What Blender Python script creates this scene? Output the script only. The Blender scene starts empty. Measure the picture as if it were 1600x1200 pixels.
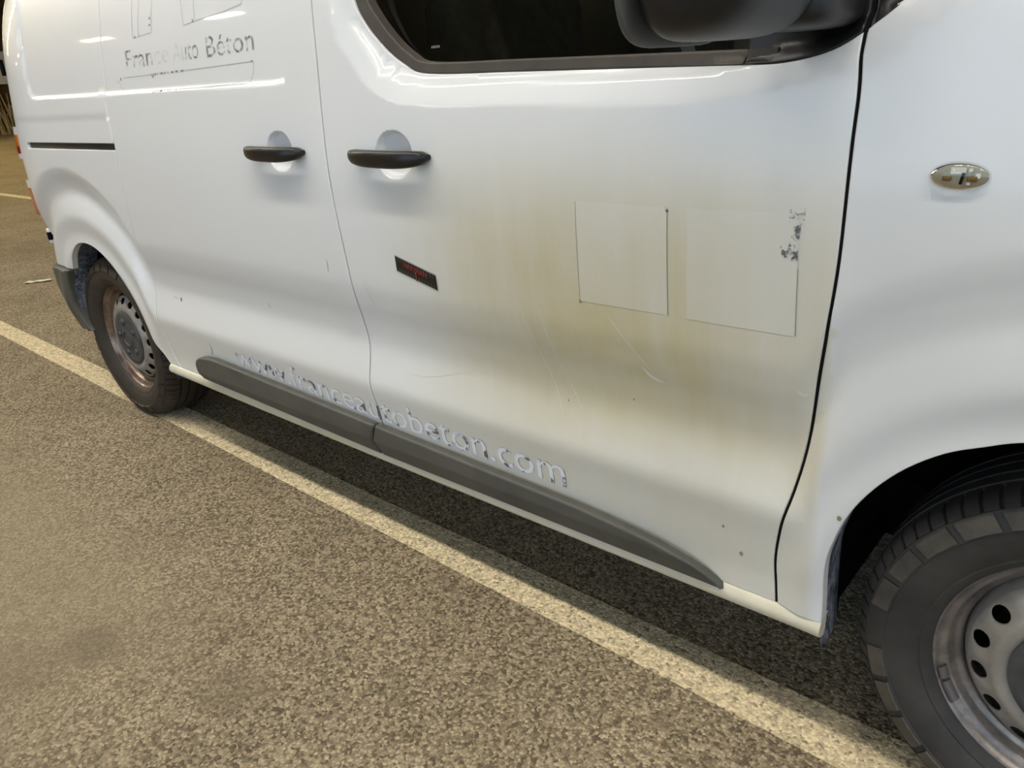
import bpy, bmesh, math, random
import numpy as np
from mathutils import Vector, Matrix
from mathutils.geometry import delaunay_2d_cdt
random.seed(7); rng = np.random.default_rng(7)
C = bpy.context.scene.collection
SC = bpy.context.scene

# ------------------------------------------------------------------ camera
cd = bpy.data.cameras.new('camera'); cam = bpy.data.objects.new('camera', cd); C.objects.link(cam)
cd.sensor_fit = 'HORIZONTAL'; cd.sensor_width = 36.0; cd.lens = 1202.14 / 1600 * 36.0
cd.clip_start = 0.02; cd.clip_end = 300
R_ = Vector((0.75335781, 0.65386922, -0.07005045)); U_ = Vector((-0.2013761, 0.33078876, 0.9219688)); F_ = Vector((-0.62601891, 0.6804659, -0.38087593))
M4 = Matrix(((R_.x, U_.x, -F_.x, 3.24453), (R_.y, U_.y, -F_.y, -1.14716), (R_.z, U_.z, -F_.z, 1.26824), (0, 0, 0, 1)))
cam.matrix_world = M4
SC.camera = cam
# ------------------------------------------------------------------ world, exposure
W = bpy.data.worlds.new('overcast_daylight'); SC.world = W; W.use_nodes = True
bg = W.node_tree.nodes['Background']; bg.inputs['Color'].default_value = (0.60, 0.79, 1.0, 1); bg.inputs['Strength'].default_value = 3.6
LAMP_E = 95.0
SC.view_settings.view_transform = 'Standard'; SC.view_settings.look = 'None'
SC.view_settings.exposure = -0.7; SC.view_settings.gamma = 1.0; SC.view_settings.use_curve_mapping = False
SC.cycles.use_denoising = True
SC.cycles.max_bounces = 8; SC.cycles.sample_clamp_indirect = 6.0

# ------------------------------------------------------------------ materials
def mat(name, col, rough=0.5, metal=0.0, coat=0.0, spec=0.5, **kw):
    m = bpy.data.materials.new(name); m.use_nodes = True
    b = m.node_tree.nodes['Principled BSDF']
    b.inputs['Base Color'].default_value = (*col, 1); b.inputs['Roughness'].default_value = rough
    b.inputs['Metallic'].default_value = metal; b.inputs['Coat Weight'].default_value = coat
    b.inputs['Coat Roughness'].default_value = 0.04; b.inputs['Specular IOR Level'].default_value = spec
    for k, v in kw.items(): b.inputs[k].default_value = v
    return m
class NT:
    def __init__(s, m): s.t = m.node_tree; s.b = s.t.nodes.get('Principled BSDF'); s.L = s.t.links.new
    def n(s, ty, **kw):
        x = s.t.nodes.new(ty)
        for k, v in kw.items():
            if k.startswith('i_'): x.inputs[k[2:].replace('_', ' ')].default_value = v
            else: setattr(x, k, v)
        return x
    def co(s): return s.n('ShaderNodeTexCoord').outputs['Object']
    def noise(s, scale, detail=4, rough=0.6, vec=None, out='Fac', dist=0.0):
        x = s.n('ShaderNodeTexNoise'); x.inputs['Scale'].default_value = scale; x.inputs['Detail'].default_value = detail
        x.inputs['Roughness'].default_value = rough; x.inputs['Distortion'].default_value = dist
        s.L(vec if vec is not None else s.co(), x.inputs['Vector']); return x.outputs[out]
    def ramp(s, fac, stops):
        x = s.n('ShaderNodeValToRGB'); e = x.color_ramp.elements
        while len(e) < len(stops): e.new(0.5)
        for q, (p, c) in zip(e, stops):
            q.position = p; q.color = (*c, 1) if not isinstance(c, (int, float)) else (c, c, c, 1)
        s.L(fac, x.inputs['Fac']); return x.outputs['Color']
    def mix(s, fac, a, b, mode='MIX'):
        x = s.n('ShaderNodeMix', data_type='RGBA', blend_type=mode)
        for sock, v in ((x.inputs['Factor'], fac), (x.inputs['A'], a), (x.inputs['B'], b)):
            pass
        fs = [i for i in x.inputs if i.name == 'Factor' and i.type == 'VALUE'][0]
        ia = [i for i in x.inputs if i.name == 'A' and i.type == 'RGBA'][0]; ib = [i for i in x.inputs if i.name == 'B' and i.type == 'RGBA'][0]
        for sock, v in ((fs, fac), (ia, a), (ib, b)):
            if hasattr(v, 'is_linked'): s.L(v, sock)
            elif isinstance(v, (int, float)): sock.default_value = v
            else: sock.default_value = (*v, 1)
        return [o for o in x.outputs if o.type == 'RGBA'][0]
    def math(s, op, a, b=0.0, clamp=False):
        x = s.n('ShaderNodeMath', operation=op, use_clamp=clamp)
        for i, v in enumerate((a, b)):
            if hasattr(v, 'is_linked'): s.L(v, x.inputs[i])
            else: x.inputs[i].default_value = v
        return x.outputs[0]
    def bump(s, h, strength=0.3, dist=0.01):
        x = s.n('ShaderNodeBump'); x.inputs['Strength'].default_value = strength; x.inputs['Distance'].default_value = dist
        s.L(h, x.inputs['Height']); s.L(x.outputs['Normal'], s.b.inputs['Normal'])
    def attr(s, name): return s.n('ShaderNodeAttribute', attribute_name=name).outputs['Fac']

# white paint with a film of road dust; the dust amount is a per-vertex attribute
M = {}
def make_paint(name, clean, dust_gain=1.0):
    m = mat(name, clean, 0.36, coat=0.55); t = NT(m)
    d = t.attr('dust')
    n = t.math('ADD', t.math('MULTIPLY', t.noise(2.3, 5, 0.6), 0.9), 0.55)
    streak = t.n('ShaderNodeMapping'); t.L(t.co(), streak.inputs['Vector']); streak.inputs['Scale'].default_value = (26, 26, 3)
    n2 = t.math('ADD', t.math('MULTIPLY', t.noise(1.0, 4, 0.6, streak.outputs['Vector']), 0.5), 0.75)
    f = t.math('MULTIPLY', t.math('MULTIPLY', t.math('MULTIPLY', d, n), n2), dust_gain, True)
    col = t.mix(f, clean, (0.56, 0.485, 0.265))
    speck = t.ramp(t.noise(420, 2, 0.5), [(0.70, 0.0), (0.76, 1.0)])
    col = t.mix(t.math('MULTIPLY', t.math('MULTIPLY', speck, d), 0.35), col, (0.22, 0.19, 0.14))
    t.L(col, t.b.inputs['Base Color'])
    t.L(t.math('SUBTRACT', 0.55, t.math('MULTIPLY', f, 0.75), True), t.b.inputs['Coat Weight'])
    t.L(t.math('ADD', 0.03, t.math('MULTIPLY', f, 0.3)), t.b.inputs['Coat Roughness'])
    return m
M['paint'] = make_paint('white_paint', (0.785, 0.80, 0.82))
M['ghost'] = make_paint('clean_paint_patch', (0.775, 0.785, 0.79), 0.74)
M['clean'] = mat('freshly_uncovered_paint', (0.84, 0.86, 0.92), 0.5, coat=0.2)
def grainy(name, a, b, scale, rough, bump=0.0, metal=0.0, coat=0.0, spec=0.5, detail=4, lo=0.35, hi=0.68):
    m = mat(name, a, rough, metal, coat, spec); t = NT(m)
    f = t.noise(scale, detail, 0.65)
    t.L(t.ramp(f, [(lo, a), (hi, b)]), t.b.inputs['Base Color'])
    if bump: t.bump(t.noise(scale * 8, 3), bump, 0.002)
    return m
M['trim'] = grainy('grey_textured_plastic', (0.072, 0.072, 0.064), (0.105, 0.102, 0.088), 7, 0.52, 0.25)
M['black'] = grainy('black_plastic', (0.007, 0.007, 0.008), (0.013, 0.013, 0.014), 9, 0.42, 0.1)
M['handle'] = grainy('handle_black_plastic', (0.006, 0.0055, 0.005), (0.011, 0.010, 0.009), 20, 0.36, 0.15)
M['rubber'] = grainy('window_rubber', (0.05, 0.042, 0.034), (0.075, 0.063, 0.05), 12, 0.6)
M['gap'] = mat('dark_gap', (0.008, 0.008, 0.008), 0.9, spec=0.1)
M['hem'] = mat('door_edge_paint', (0.72, 0.72, 0.73), 0.4, coat=0.3)
M['tyre'] = grainy('tyre_rubber', (0.022, 0.021, 0.021), (0.048, 0.044, 0.040), 9, 0.62, 0.2)
M['tyre_rear'] = grainy('brownish_tyre_rubber', (0.024, 0.018, 0.013), (0.050, 0.037, 0.026), 9, 0.62, 0.2)
M['tyre_dusty'] = grainy('dusty_tyre_rubber', (0.045, 0.041, 0.035), (0.105, 0.092, 0.070), 14, 0.7, 0.2)
M['rim'] = grainy('worn_steel_rim', (0.13, 0.115, 0.115), (0.36, 0.315, 0.28), 16, 0.36, 0.12, metal=0.55, detail=6)
M['disc'] = grainy('wheel_disc_steel', (0.26, 0.245, 0.225), (0.40, 0.38, 0.345), 13, 0.45, 0.1, metal=0.35, detail=6)
M['rimr'] = grainy('brown_steel_rim', (0.10, 0.065, 0.05), (0.31, 0.235, 0.185), 14, 0.30, 0.1, metal=0.6, detail=6)
M['cap'] = grainy('hub_cap_plastic', (0.035, 0.038, 0.042), (0.075, 0.078, 0.08), 22, 0.5)
M['lead'] = mat('wheel_weight', (0.16, 0.15, 0.155), 0.5, 0.5)
M['brake'] = grainy('brake_steel', (0.010, 0.009, 0.008), (0.03, 0.022, 0.017), 12, 0.7, metal=0.4)
m = mat('felt_liner', (0.05, 0.055, 0.065), 0.95, spec=0.1); t = NT(m)
mp = t.n('ShaderNodeMapping'); t.L(t.co(), mp.inputs['Vector']); mp.inputs['Scale'].default_value = (40, 20, 9)
t.L(t.ramp(t.noise(2.2, 6, 0.75, mp.outputs['Vector'], dist=1.2), [(0.40, (0.035, 0.045, 0.065)), (0.60, (0.20, 0.22, 0.26)), (0.8, (0.5, 0.53, 0.58))]), t.b.inputs['Base Color'])
t.bump(t.noise(60, 4), 0.6, 0.004); M['felt'] = m
m = bpy.data.materials.new('tinted_glass'); m.use_nodes = True; nt = m.node_tree; nt.nodes.clear()
o_ = nt.nodes.new('ShaderNodeOutputMaterial'); mx = nt.nodes.new('ShaderNodeMixShader'); tr = nt.nodes.new('ShaderNodeBsdfTransparent'); gl = nt.nodes.new('ShaderNodeBsdfGlossy'); fr = nt.nodes.new('ShaderNodeFresnel')
fr.inputs['IOR'].default_value = 1.5; tr.inputs['Color'].default_value = (0.72, 0.70, 0.58, 1); gl.inputs['Roughness'].default_value = 0.01
nt.links.new(fr.outputs[0], mx.inputs[0]); nt.links.new(tr.outputs[0], mx.inputs[1]); nt.links.new(gl.outputs[0], mx.inputs[2]); nt.links.new(mx.outputs[0], o_.inputs[0]); M['glass'] = m
M['lens'] = mat('clear_lens', (0.95, 0.95, 0.95), 0.03, **{'Transmission Weight': 1.0, 'IOR': 1.35})
M['chrome'] = mat('reflector_chrome', (0.50, 0.47, 0.38), 0.38, 0.6)
M['amber'] = mat('amber_bulb', (0.22, 0.12, 0.03), 0.25)
M['red'] = mat('red_lens', (0.42, 0.012, 0.015), 0.12, coat=0.8)
M['orange'] = mat('orange_lens', (0.75, 0.22, 0.03), 0.15, coat=0.8)
M['whitelens'] = mat('white_lens', (0.85, 0.85, 0.88), 0.15, coat=0.8)
M['seat'] = grainy('seat_cloth', (0.03, 0.028, 0.024), (0.06, 0.055, 0.045), 30, 0.9)
M['cabin'] = mat('cabin_lining', (0.20, 0.17, 0.11), 0.85)
M['belt'] = mat('seat_belt', (0.22, 0.26, 0.28), 0.6)
M['shut'] = mat('mirror_glass', (0.6, 0.62, 0.65), 0.02, 1.0)
M['stick'] = mat('black_sticker', (0.006, 0.005, 0.005), 0.35)
M['stick_edge'] = mat('sticker_margin', (0.34, 0.34, 0.34), 0.5)
M['redink'] = mat('red_ink', (0.33, 0.035, 0.03), 0.5)
M['tick'] = mat('pale_tick', (0.22, 0.22, 0.21), 0.5)
M['scratch'] = mat('scratched_paint', (0.74, 0.72, 0.66), 0.6)
M['line'] = mat('residue_line', (0.48, 0.48, 0.47), 0.6)
M['rust'] = mat('chip', (0.30, 0.25, 0.16), 0.7)
def residue(name, col, scale, lo, hi, amax=1.0, bands=None):
    m = mat(name, col, 0.7, spec=0.2); t = NT(m)
    f = t.noise(scale, 3, 0.6)
    a = t.math('MULTIPLY', t.ramp(f, [(lo, 0.0), (hi, 1.0)]), amax)
    if bands:
        x = t.n('ShaderNodeSeparateXYZ'); t.L(t.co(), x.inputs[0])
        mr = t.n('ShaderNodeMapRange'); mr.inputs['From Min'].default_value = bands[0]; mr.inputs['From Max'].default_value = bands[1]; t.L(x.outputs[0], mr.inputs['Value'])
        a = t.math('MULTIPLY', a, t.ramp(mr.outputs[0], bands[2]))
    t.L(a, t.b.inputs['Alpha']); return m
M['glue'] = residue('dark_glue_residue', (0.10, 0.10, 0.105), 55, 0.38, 0.58, 0.62, (0.66, 1.40, [(0.0, 1.0), (0.235, 1.0), (0.27, 0.16), (0.40, 0.22), (0.49, 0.16), (0.53, 0.75), (0.6, 0.95), (1.0, 1.0)]))
M['bits'] = residue('leftover_vinyl', (0.15, 0.15, 0.17), 26, 0.545, 0.62, 0.9)
M['edge_shade'] = residue('letter_edge_shade', (0.30, 0.285, 0.25), 24, 0.35, 0.62, 0.7)
M['smear'] = residue('scuff_residue', (0.13, 0.13, 0.15), 110, 0.47, 0.62, 0.9)

# ------------------------------------------------------------------ helpers
def link(name, me, m, parent=None, smooth=True):
    o = bpy.data.objects.new(name, me); C.objects.link(o)
    if m is not None: me.materials.append(m)
    if smooth:
        me.polygons.foreach_set('use_smooth', [True] * len(me.polygons))
    if parent is not None: setpar(o, parent)
    return o
def wloc(o):
    v = Vector((0, 0, 0))
    while o is not None: v += o.location; o = o.parent
    return v
def setpar(o, parent):     # keep the coordinates of the mesh as they are
    w = wloc(parent); o.parent = parent; o.location = o.location - w
def mesh(name, vs, fs):
    me = bpy.data.meshes.new(name); me.from_pydata([tuple(v) for v in vs], [], [tuple(f) for f in fs]); me.update(); return me
def obj(name, vs, fs, m, parent=None, smooth=False, auto=None):
    o = link(name, mesh(name, vs, fs), m, parent, smooth or auto is not None)
    if auto is not None:
        bm = bmesh.new(); bm.from_mesh(o.data)
        bmesh.ops.recalc_face_normals(bm, faces=bm.faces[:])
        for e in bm.edges:
            if len(e.link_faces) == 2 and e.calc_face_angle(0) > math.radians(auto): e.smooth = False
        bm.to_mesh(o.data); bm.free()
    return o
def empty(name, loc=(0, 0, 0), parent=None):
    o = bpy.data.objects.new(name, None); C.objects.link(o); o.location = loc; o.empty_display_size = 0.1
    if parent is not None: setpar(o, parent)
    return o
def tag(o, label=None, cat=None, group=None, kind=None):
    for k, v in (('label', label), ('category', cat), ('group', group), ('kind', kind)):
        if v: o[k] = v
    return o
def box(x0, x1, y0, y1, z0, z1):
    vs = [(x, y, z) for z in (z0, z1) for y in (y0, y1) for x in (x0, x1)]
    return vs, [(0, 2, 3, 1), (4, 5, 7, 6), (0, 1, 5, 4), (2, 6, 7, 3), (0, 4, 6, 2), (1, 3, 7, 5)]
def bevbox(name, b, m, parent=None, r=0.004, seg=2):
    vs, fs = box(*b); me = mesh(name, vs, fs); bm = bmesh.new(); bm.from_mesh(me)
    bmesh.ops.bevel(bm, geom=bm.edges[:], offset=r, segments=seg, affect='EDGES', profile=0.5)
    bm.to_mesh(me); bm.free(); return link(name, me, m, parent, True)
def lathe(name, prof, m, parent, cx, cz, nseg=96, ang=None, rfun=None, auto=40):
    """prof: (r, y) pairs turned about the Y axis through (cx, cz)"""
    A = np.linspace(0, 2 * math.pi, nseg, endpoint=False) if ang is None else np.asarray(ang); n = len(prof); vs = []; fs = []
    for i, a in enumerate(A):
        for j, (r, y) in enumerate(prof):
            rr = r if rfun is None else rfun(i, j, r)
            vs.append((cx + rr * math.cos(a), y, max(cz + rr * math.sin(a), 0.0015)))
    N = len(A)
    for i in range(N):
        for j in range(n - 1):
            fs.append((i * n + j, ((i + 1) % N) * n + j, ((i + 1) % N) * n + j + 1, i * n + j + 1))
    return obj(name, vs, fs, m, parent, auto=auto)
def cr(P, n=6, closed=False):          # Catmull-Rom through the points
    P = np.asarray(P, float); out = []
    N = len(P)
    for i in range(N if closed else N - 1):
        if closed: a, b, c, d = P[i - 1], P[i], P[(i + 1) % N], P[(i + 2) % N]
        else: a, b, c, d = P[max(i - 1, 0)], P[i], P[i + 1], P[min(i + 2, N - 1)]
        for k in range(n):
            t = k / n
            out.append(0.5 * ((2 * b) + (-a + c) * t + (2 * a - 5 * b + 4 * c - d) * t * t + (-a + 3 * b - 3 * c + d) * t ** 3))
    if not closed: out.append(P[-1])
    return [tuple(q) for q in out]

# ------------------------------------------------------------------ the shape of the van's flank: y as a function of (x, z)
def lut(pts, sigma, lo, hi, n=4000):
    g = np.linspace(lo - 0.3, hi + 0.3, n); v = np.interp(g, [p[0] for p in pts], [p[1] for p in pts])
    s = sigma / (g[1] - g[0]); k = np.arange(-int(4 * s) - 1, int(4 * s) + 2); w = np.exp(-0.5 * (k / s) ** 2); w /= w.sum()
    v = np.convolve(np.pad(v, len(k) // 2, mode='edge'), w, 'valid')
    return lambda q: np.interp(q, g, v)
B_ = lut([(0.2, -0.020), (0.75, -0.022), (0.85, -0.028), (0.95, -0.031), (1.04, -0.030), (1.12, -0.025), (1.20, -0.0165), (1.30, -0.005), (1.40, 0.007), (1.50, 0.024), (1.60, 0.055), (1.75, 0.125), (1.82, 0.17)], 0.03, 0.2, 1.9)
D_ = lut([(0.2, 0.024), (0.37, 0.023), (0.46, 0.013), (0.512, 0.0042), (0.530, 0.0045), (0.56, 0.0135), (0.60, 0.0250), (0.625, 0.0295), (0.65, 0.0295), (0.70, 0.0205), (0.745, 0.0085), (0.785, 0.0015), (0.80, 0.0), (0.9, 0.0), (3.0, 0.0)], 0.0075, 0.2, 3.0)
H_ = lut([(0.0, 0.002), (0.40, 0.402), (0.528, 0.53), (0.575, 0.585), (0.62, 0.655), (0.66, 0.715), (0.705, 0.80), (0.80, 1.10), (2.0, 4.0), (9.0, 24.0)], 0.004, 0.0, 6.0, 20000)
def smin(a, b, k):
    h = np.clip(0.5 + 0.5 * (b - a) / k, 0, 1); return b * (1 - h) + a * h - k * h * (1 - h)
def sstep(t): t = np.clip(t, 0, 1); return t * t * (3 - 2 * t)
def inside(px, pz, poly):
    P = np.asarray(poly); r = np.zeros(px.shape, bool); n = len(P)
    for i in range(n):
        x0, z0 = P[i - 1]; x1, z1 = P[i]
        if z0 == z1: continue
        c = ((z0 > pz) != (z1 > pz)) & (px < (x1 - x0) * (pz - z0) / (z1 - z0) + x0); r ^= c
    return r
def pdist(px, pz, poly, closed=True):
    P = np.asarray(poly); d = np.full(px.shape, 1e9); n = len(P)
    for i in range(0 if closed else 1, n):
        a = P[i - 1]; b = P[i]; e = b - a; L = (e * e).sum()
        if L < 1e-14: continue
        t = np.clip(((px - a[0]) * e[0] + (pz - a[1]) * e[1]) / L, 0, 1)
        d = np.minimum(d, (px - a[0] - t * e[0]) ** 2 + (pz - a[1] - t * e[1]) ** 2)
    return np.sqrt(d)
WIN_REC = cr([(1.62, 1.78), (1.665, 1.60), (1.70, 1.47), (1.735, 1.36), (1.808, 1.272), (1.885, 1.226), (1.985, 1.206), (2.25, 1.199), (2.527, 1.194), (2.66, 1.197), (2.78, 1.216), (2.88, 1.250), (2.98, 1.305), (3.10, 1.385), (3.28, 1.49)], 5) + [(3.30, 2.0), (1.62, 2.0)]
def rrect(x0, x1, z0, z1, r, sk=0.0):
    out = []
    for cx, cz, a0 in ((x1 - r, z1 - r, 0), (x0 + r, z1 - r, 90), (x0 + r, z0 + r, 180), (x1 - r, z0 + r, 270)):
        for k in range(7):
            a = math.radians(a0 + 15 * k); z = cz + r * math.sin(a); out.append((cx + r * math.cos(a) + sk * (z - z0), z))
    return out
CARGO_REC = [(1.575, 1.72), (1.572, 1.45)] + cr([(1.561, 1.33), (1.548, 1.288), (1.525, 1.268), (1.48, 1.2632)], 4) + [(1.08, 1.266), (0.2, 1.271), (-0.075, 1.2735)] + cr([(-0.095, 1.274), (-0.135, 1.279), (-0.158, 1.295), (-0.176, 1.34), (-0.188, 1.42)], 4) + [(-0.233, 1.63), (-0.25, 1.72)]
DISHES = [(1.917, 1.110, 0.062, 0.052), (1.484, 1.112, 0.058, 0.050)]
RAIL = (-0.275, 0.55, 1.1035, 1.1255)
def ramp_in(d, w, depth): return depth * sstep(d / w)
def Y(x, z):
    x = np.asarray(x, float); z = np.asarray(z, float)
    rf = np.hypot(x - 3.275, z - 0.335); rr = np.hypot(x, z - 0.335)
    wf = sstep((x - 2.815) / 0.075); wr = sstep((0.54 - x) / 0.16)
    h = z + wf * (smin(z, H_(rf), 0.035) - z) + wr * (smin(z, H_(rr), 0.035) - z)
    d0 = D_(h); df = np.where(h > 0.512, 0.42 * d0, d0 - 0.58 * float(D_(np.array([0.512]))[0]))
    y = B_(z) + d0 + sstep((x - 2.80) / 0.10) * (df - d0)
    y = y + np.where(x < -0.20, 0.42 * (-0.20 - np.minimum(x, -0.20)) ** 2 + 1.6 * np.maximum(-0.34 - x, 0) ** 3, 0.0)
    y = y + np.where(x > 3.05, 0.11 * (np.maximum(x, 3.05) - 3.05) ** 2, 0.0)
    # arch lips stand a little proud
    y = y - 0.008 * np.exp(-((rf - 0.425) / 0.03) ** 2) * (z > 0.3) - 0.008 * np.exp(-((rr - 0.40) / 0.03) ** 2) * (z > 0.3)
    hi = (z > 1.15) & (x > 1.55)
    if hi.any():
        q = hi & inside(x, z, WIN_REC)
        if q.any():
            d = pdist(x[q], z[q], WIN_REC[:71], False); yy = y.copy(); yy[q] += 0.40 * (np.sqrt(np.minimum(d, 0.045) ** 2 + 0.004 ** 2) - 0.004) + 0.017 * sstep((d - 0.040) / 0.016); y = yy
    q = (z > 1.25) & (x < 1.52)
    if q.any():
        q = q & inside(x, z, CARGO_REC)
        if q.any():
            d = pdist(x[q], z[q], CARGO_REC); yy = y.copy(); yy[q] += ramp_in(d, 0.018, 0.0082); y = yy
    for cx, cz, a, b in DISHES:
        r2 = ((x - cx) / a) ** 2 + ((z - cz) / b) ** 2
        y = y + np.where(r2 < 1, 0.027 * np.sqrt(np.clip(1 - r2, 0, 1)) * sstep((1 - r2) / 0.35), 0.0)
    # upper sliding-rail crease on the quarter
    y = y + np.where(x < 0.52, 0.003 * np.exp(-((z - 1.205) / 0.0024) ** 2), 0.0)
    return y
def y1(x, z, off=0.0): return float(Y(np.array([x]), np.array([z]))[0]) - off
def normals(x, z, f=None):
    f = f or Y; e = 0.0012
    dx = (f(x + e, z) - f(x - e, z)) / (2 * e); dz = (f(x, z + e) - f(x, z - e)) / (2 * e)
    n = np.stack([dx, -np.ones_like(dx), dz], 1); return n / np.linalg.norm(n, axis=1)[:, None]
def dust(x, z):  # road dust, with the door's duller middle and lit ledge painted in too
    g = lambda cx, cz, sx, sz: np.exp(-((x - cx) / sx) ** 2 - ((z - cz) / sz) ** 2)
    fd = sstep((x - 1.75) / 0.60) * (1 - sstep((z - 0.93) / 0.29)) * (0.50 + 0.50 * sstep((z - 0.50) / 0.16)) * (1 - 0.28 * sstep((x - 2.62) / 0.24))
    d = 0.64 * fd + 0.17 * g(2.33, 0.78, 0.42, 0.24)
    d = d + 0.26 * (1 - sstep((z - 0.42) / 0.22)) * (x < 3.2) * (0.8 + 0.2 * sstep((x - 1.6) / 0.8)) * (1 - 0.7 * sstep((x - 1.75) / 0.6))
    d = d + 0.03
    d = d * np.where(x > 2.868, 0.22, 1.0)
    return np.clip(d, 0, 1)

def resample(P, step):
    out = []; P = [np.asarray(p, float) for p in P]
    for i in range(len(P)):
        a = P[i]; b = P[(i + 1) % len(P)]; L = np.linalg.norm(b - a)
        if L < 1e-6: continue
        n = max(1, int(math.ceil(L / step)))
        for k in range(n): out.append(a + (b - a) * k / n)
    return np.array(out)
def loop_normals(P):       # pointing out of a CCW loop
    a = np.roll(P, 1, 0); b = np.roll(P, -1, 0)
    d1 = P - a; d2 = b - P
    n1 = np.stack([d1[:, 1], -d1[:, 0]], 1); n2 = np.stack([d2[:, 1], -d2[:, 0]], 1)
    n1 /= np.linalg.norm(n1, axis=1)[:, None] + 1e-12; n2 /= np.linalg.norm(n2, axis=1)[:, None] + 1e-12
    n = n1 + n2; l = np.linalg.norm(n, axis=1)[:, None]; n = n / np.maximum(l, 1e-6)
    c = np.clip((n * n1).sum(1), 0.5, 1); return n / c[:, None]
def area(P): P = np.asarray(P); q = np.roll(P, -1, 0); return 0.5 * float((P[:, 0] * q[:, 1] - q[:, 0] * P[:, 1]).sum())
def panel(name, outer, m, parent, step=0.018, edge=0.0025, flange=0.02, fun=None, fine=(), lstep=0.014, off=0.0, with_dust=True):
    f0 = fun or Y; f = (lambda x, z: f0(x, z) - off) if off else f0
    P = list(outer)
    if area(P) < 0: P = P[::-1]
    L = resample(P, lstep); N = loop_normals(L); I = L - N * edge
    x0, z0 = I.min(0); x1, z1 = I.max(0)
    g = [np.stack(np.meshgrid(np.arange(x0, x1, step), np.arange(z0, z1, step)), -1).reshape(-1, 2)]
    for (fx0, fx1, fz0, fz1, fs) in fine:
        q = g[0]; g[0] = q[~((q[:, 0] > fx0) & (q[:, 0] < fx1) & (q[:, 1] > fz0) & (q[:, 1] < fz1))]
        g.append(np.stack(np.meshgrid(np.arange(fx0, fx1, fs), np.arange(fz0, fz1, fs)), -1).reshape(-1, 2))
    gs = []
    for i, q in enumerate(g):
        s = step if i == 0 else fine[i - 1][4]
        q = q[inside(q[:, 0], q[:, 1], I)]
        if len(q): gs.append(q[pdist(q[:, 0], q[:, 1], I) > 0.45 * s])
    G = np.concatenate(gs) if gs else np.zeros((0, 2))
    n = len(I); pts = np.concatenate([I, G])
    vs, es, fs_, ov, oe, of = delaunay_2d_cdt([Vector(p) for p in pts], [(i, (i + 1) % n) for i in range(n)], [], 0, 1e-6)
    V = np.array([(v.x, v.y) for v in vs]); T = [tuple(t) for t in fs_]
    cen = np.array([V[list(t)].mean(0) for t in T]); keep = inside(cen[:, 0], cen[:, 1], I)
    T = [t for t, k in zip(T, keep) if k]
    T = [t if area(V[list(t)]) > 0 else t[::-1] for t in T]
    idx = {}
    for vi, src in enumerate(ov):
        for s in src:
            if s < n: idx[s] = vi
    yb = f(V[:, 0], V[:, 1]); nb = normals(V[:, 0], V[:, 1], f)
    co = [(V[:, 0], yb, V[:, 1])]; verts = list(zip(V[:, 0], yb, V[:, 1])); nors = [tuple(q) for q in nb]
    yl = f(L[:, 0], L[:, 1]); nl = normals(L[:, 0], L[:, 1], f)
    prev = [idx.get(i) for i in range(n)]; faces = list(T)
    rings = [(edge * math.sin(t), edge * (1 - math.cos(t)), t) for t in (0.52, 1.05, 1.571)] if edge > 0 else []
    if flange: rings = rings + [(edge, edge + flange, 1.571)]
    for lat, dep, t in rings:
        base = len(verts)
        Q = I + N * lat
        for i in range(n):
            verts.append((Q[i, 0], yl[i] + dep, Q[i, 1]))
            o3 = np.array([N[i, 0], 0, N[i, 1]]); o3 /= np.linalg.norm(o3); nn = math.cos(t) * nl[i] + math.sin(t) * o3; nors.append(tuple(nn / np.linalg.norm(nn)))
        for i in range(n):
            j = (i + 1) % n
            if prev[i] is None or prev[j] is None: continue
            faces.append((prev[i], base + i, base + j, prev[j]))
        prev = [base + i for i in range(n)]
    me = mesh(name, verts, faces)
    me.polygons.foreach_set('use_smooth', [True] * len(me.polygons))
    me.normals_split_custom_set_from_vertices([Vector(q) for q in nors])
    if with_dust:
        a = me.attributes.new('dust', 'FLOAT', 'POINT'); va = np.array(verts); a.data.foreach_set('value', dust(va[:, 0], va[:, 2]).astype(np.float32))
    return link(name, me, m, parent, False)
def strip_line(name, pts, w, m, parent, off=0.0006, closed=False, taper=False):
    """a thin flat line lying on the flank"""
    P = np.array(pts, float); vs = []; fs = []; n = len(P)
    for i in range(n):
        a = P[(i - 1) % n] if (closed or i) else P[i]; b = P[(i + 1) % n] if (closed or i < n - 1) else P[i]
        d = b - a; d /= np.linalg.norm(d) + 1e-9; nn = np.array([-d[1], d[0]]); ww = w * (math.sin(math.pi * (i + 0.15) / (n - 0.7)) if taper else 1.0) / 2
        for s in (1, -1):
            q = P[i] + nn * ww * s; vs.append((q[0], y1(q[0], q[1], off), q[1]))
    for i in range(n if closed else n - 1):
        j = (i + 1) % n; fs.append((2 * i, 2 * i + 1, 2 * j + 1, 2 * j))
    return obj(name, vs, fs, m, parent)
def text_mesh(name, body, place, m, parent, off=0.0008, res=3, spacing=1.0, bold=0.0):
    """flat lettering laid on the flank; place maps unit text coordinates (0..1 wide, em high) to (x, z)"""
    cu = bpy.data.curves.new(name, 'FONT'); cu.body = body; cu.resolution_u = res; cu.space_character = spacing; cu.offset = bold
    o = bpy.data.objects.new(name, cu); C.objects.link(o); bpy.context.view_layer.update()
    me = bpy.data.meshes.new_from_object(o.evaluated_get(bpy.context.evaluated_depsgraph_get()))
    bpy.data.objects.remove(o); bpy.data.curves.remove(cu)
    n = len(me.vertices); co = np.zeros(n * 3); me.vertices.foreach_get('co', co); co = co.reshape(-1, 3)
    u = (co[:, 0] - co[:, 0].min()) / (co[:, 0].max() - co[:, 0].min()); x, z = place(u, co[:, 1])
    co[:, 0] = x; co[:, 1] = Y(x, z) - off; co[:, 2] = z
    me.vertices.foreach_set('co', co.ravel()); me.update(); me.name = name; me.materials.clear()
    return link(name, me, m, parent, False)

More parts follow.
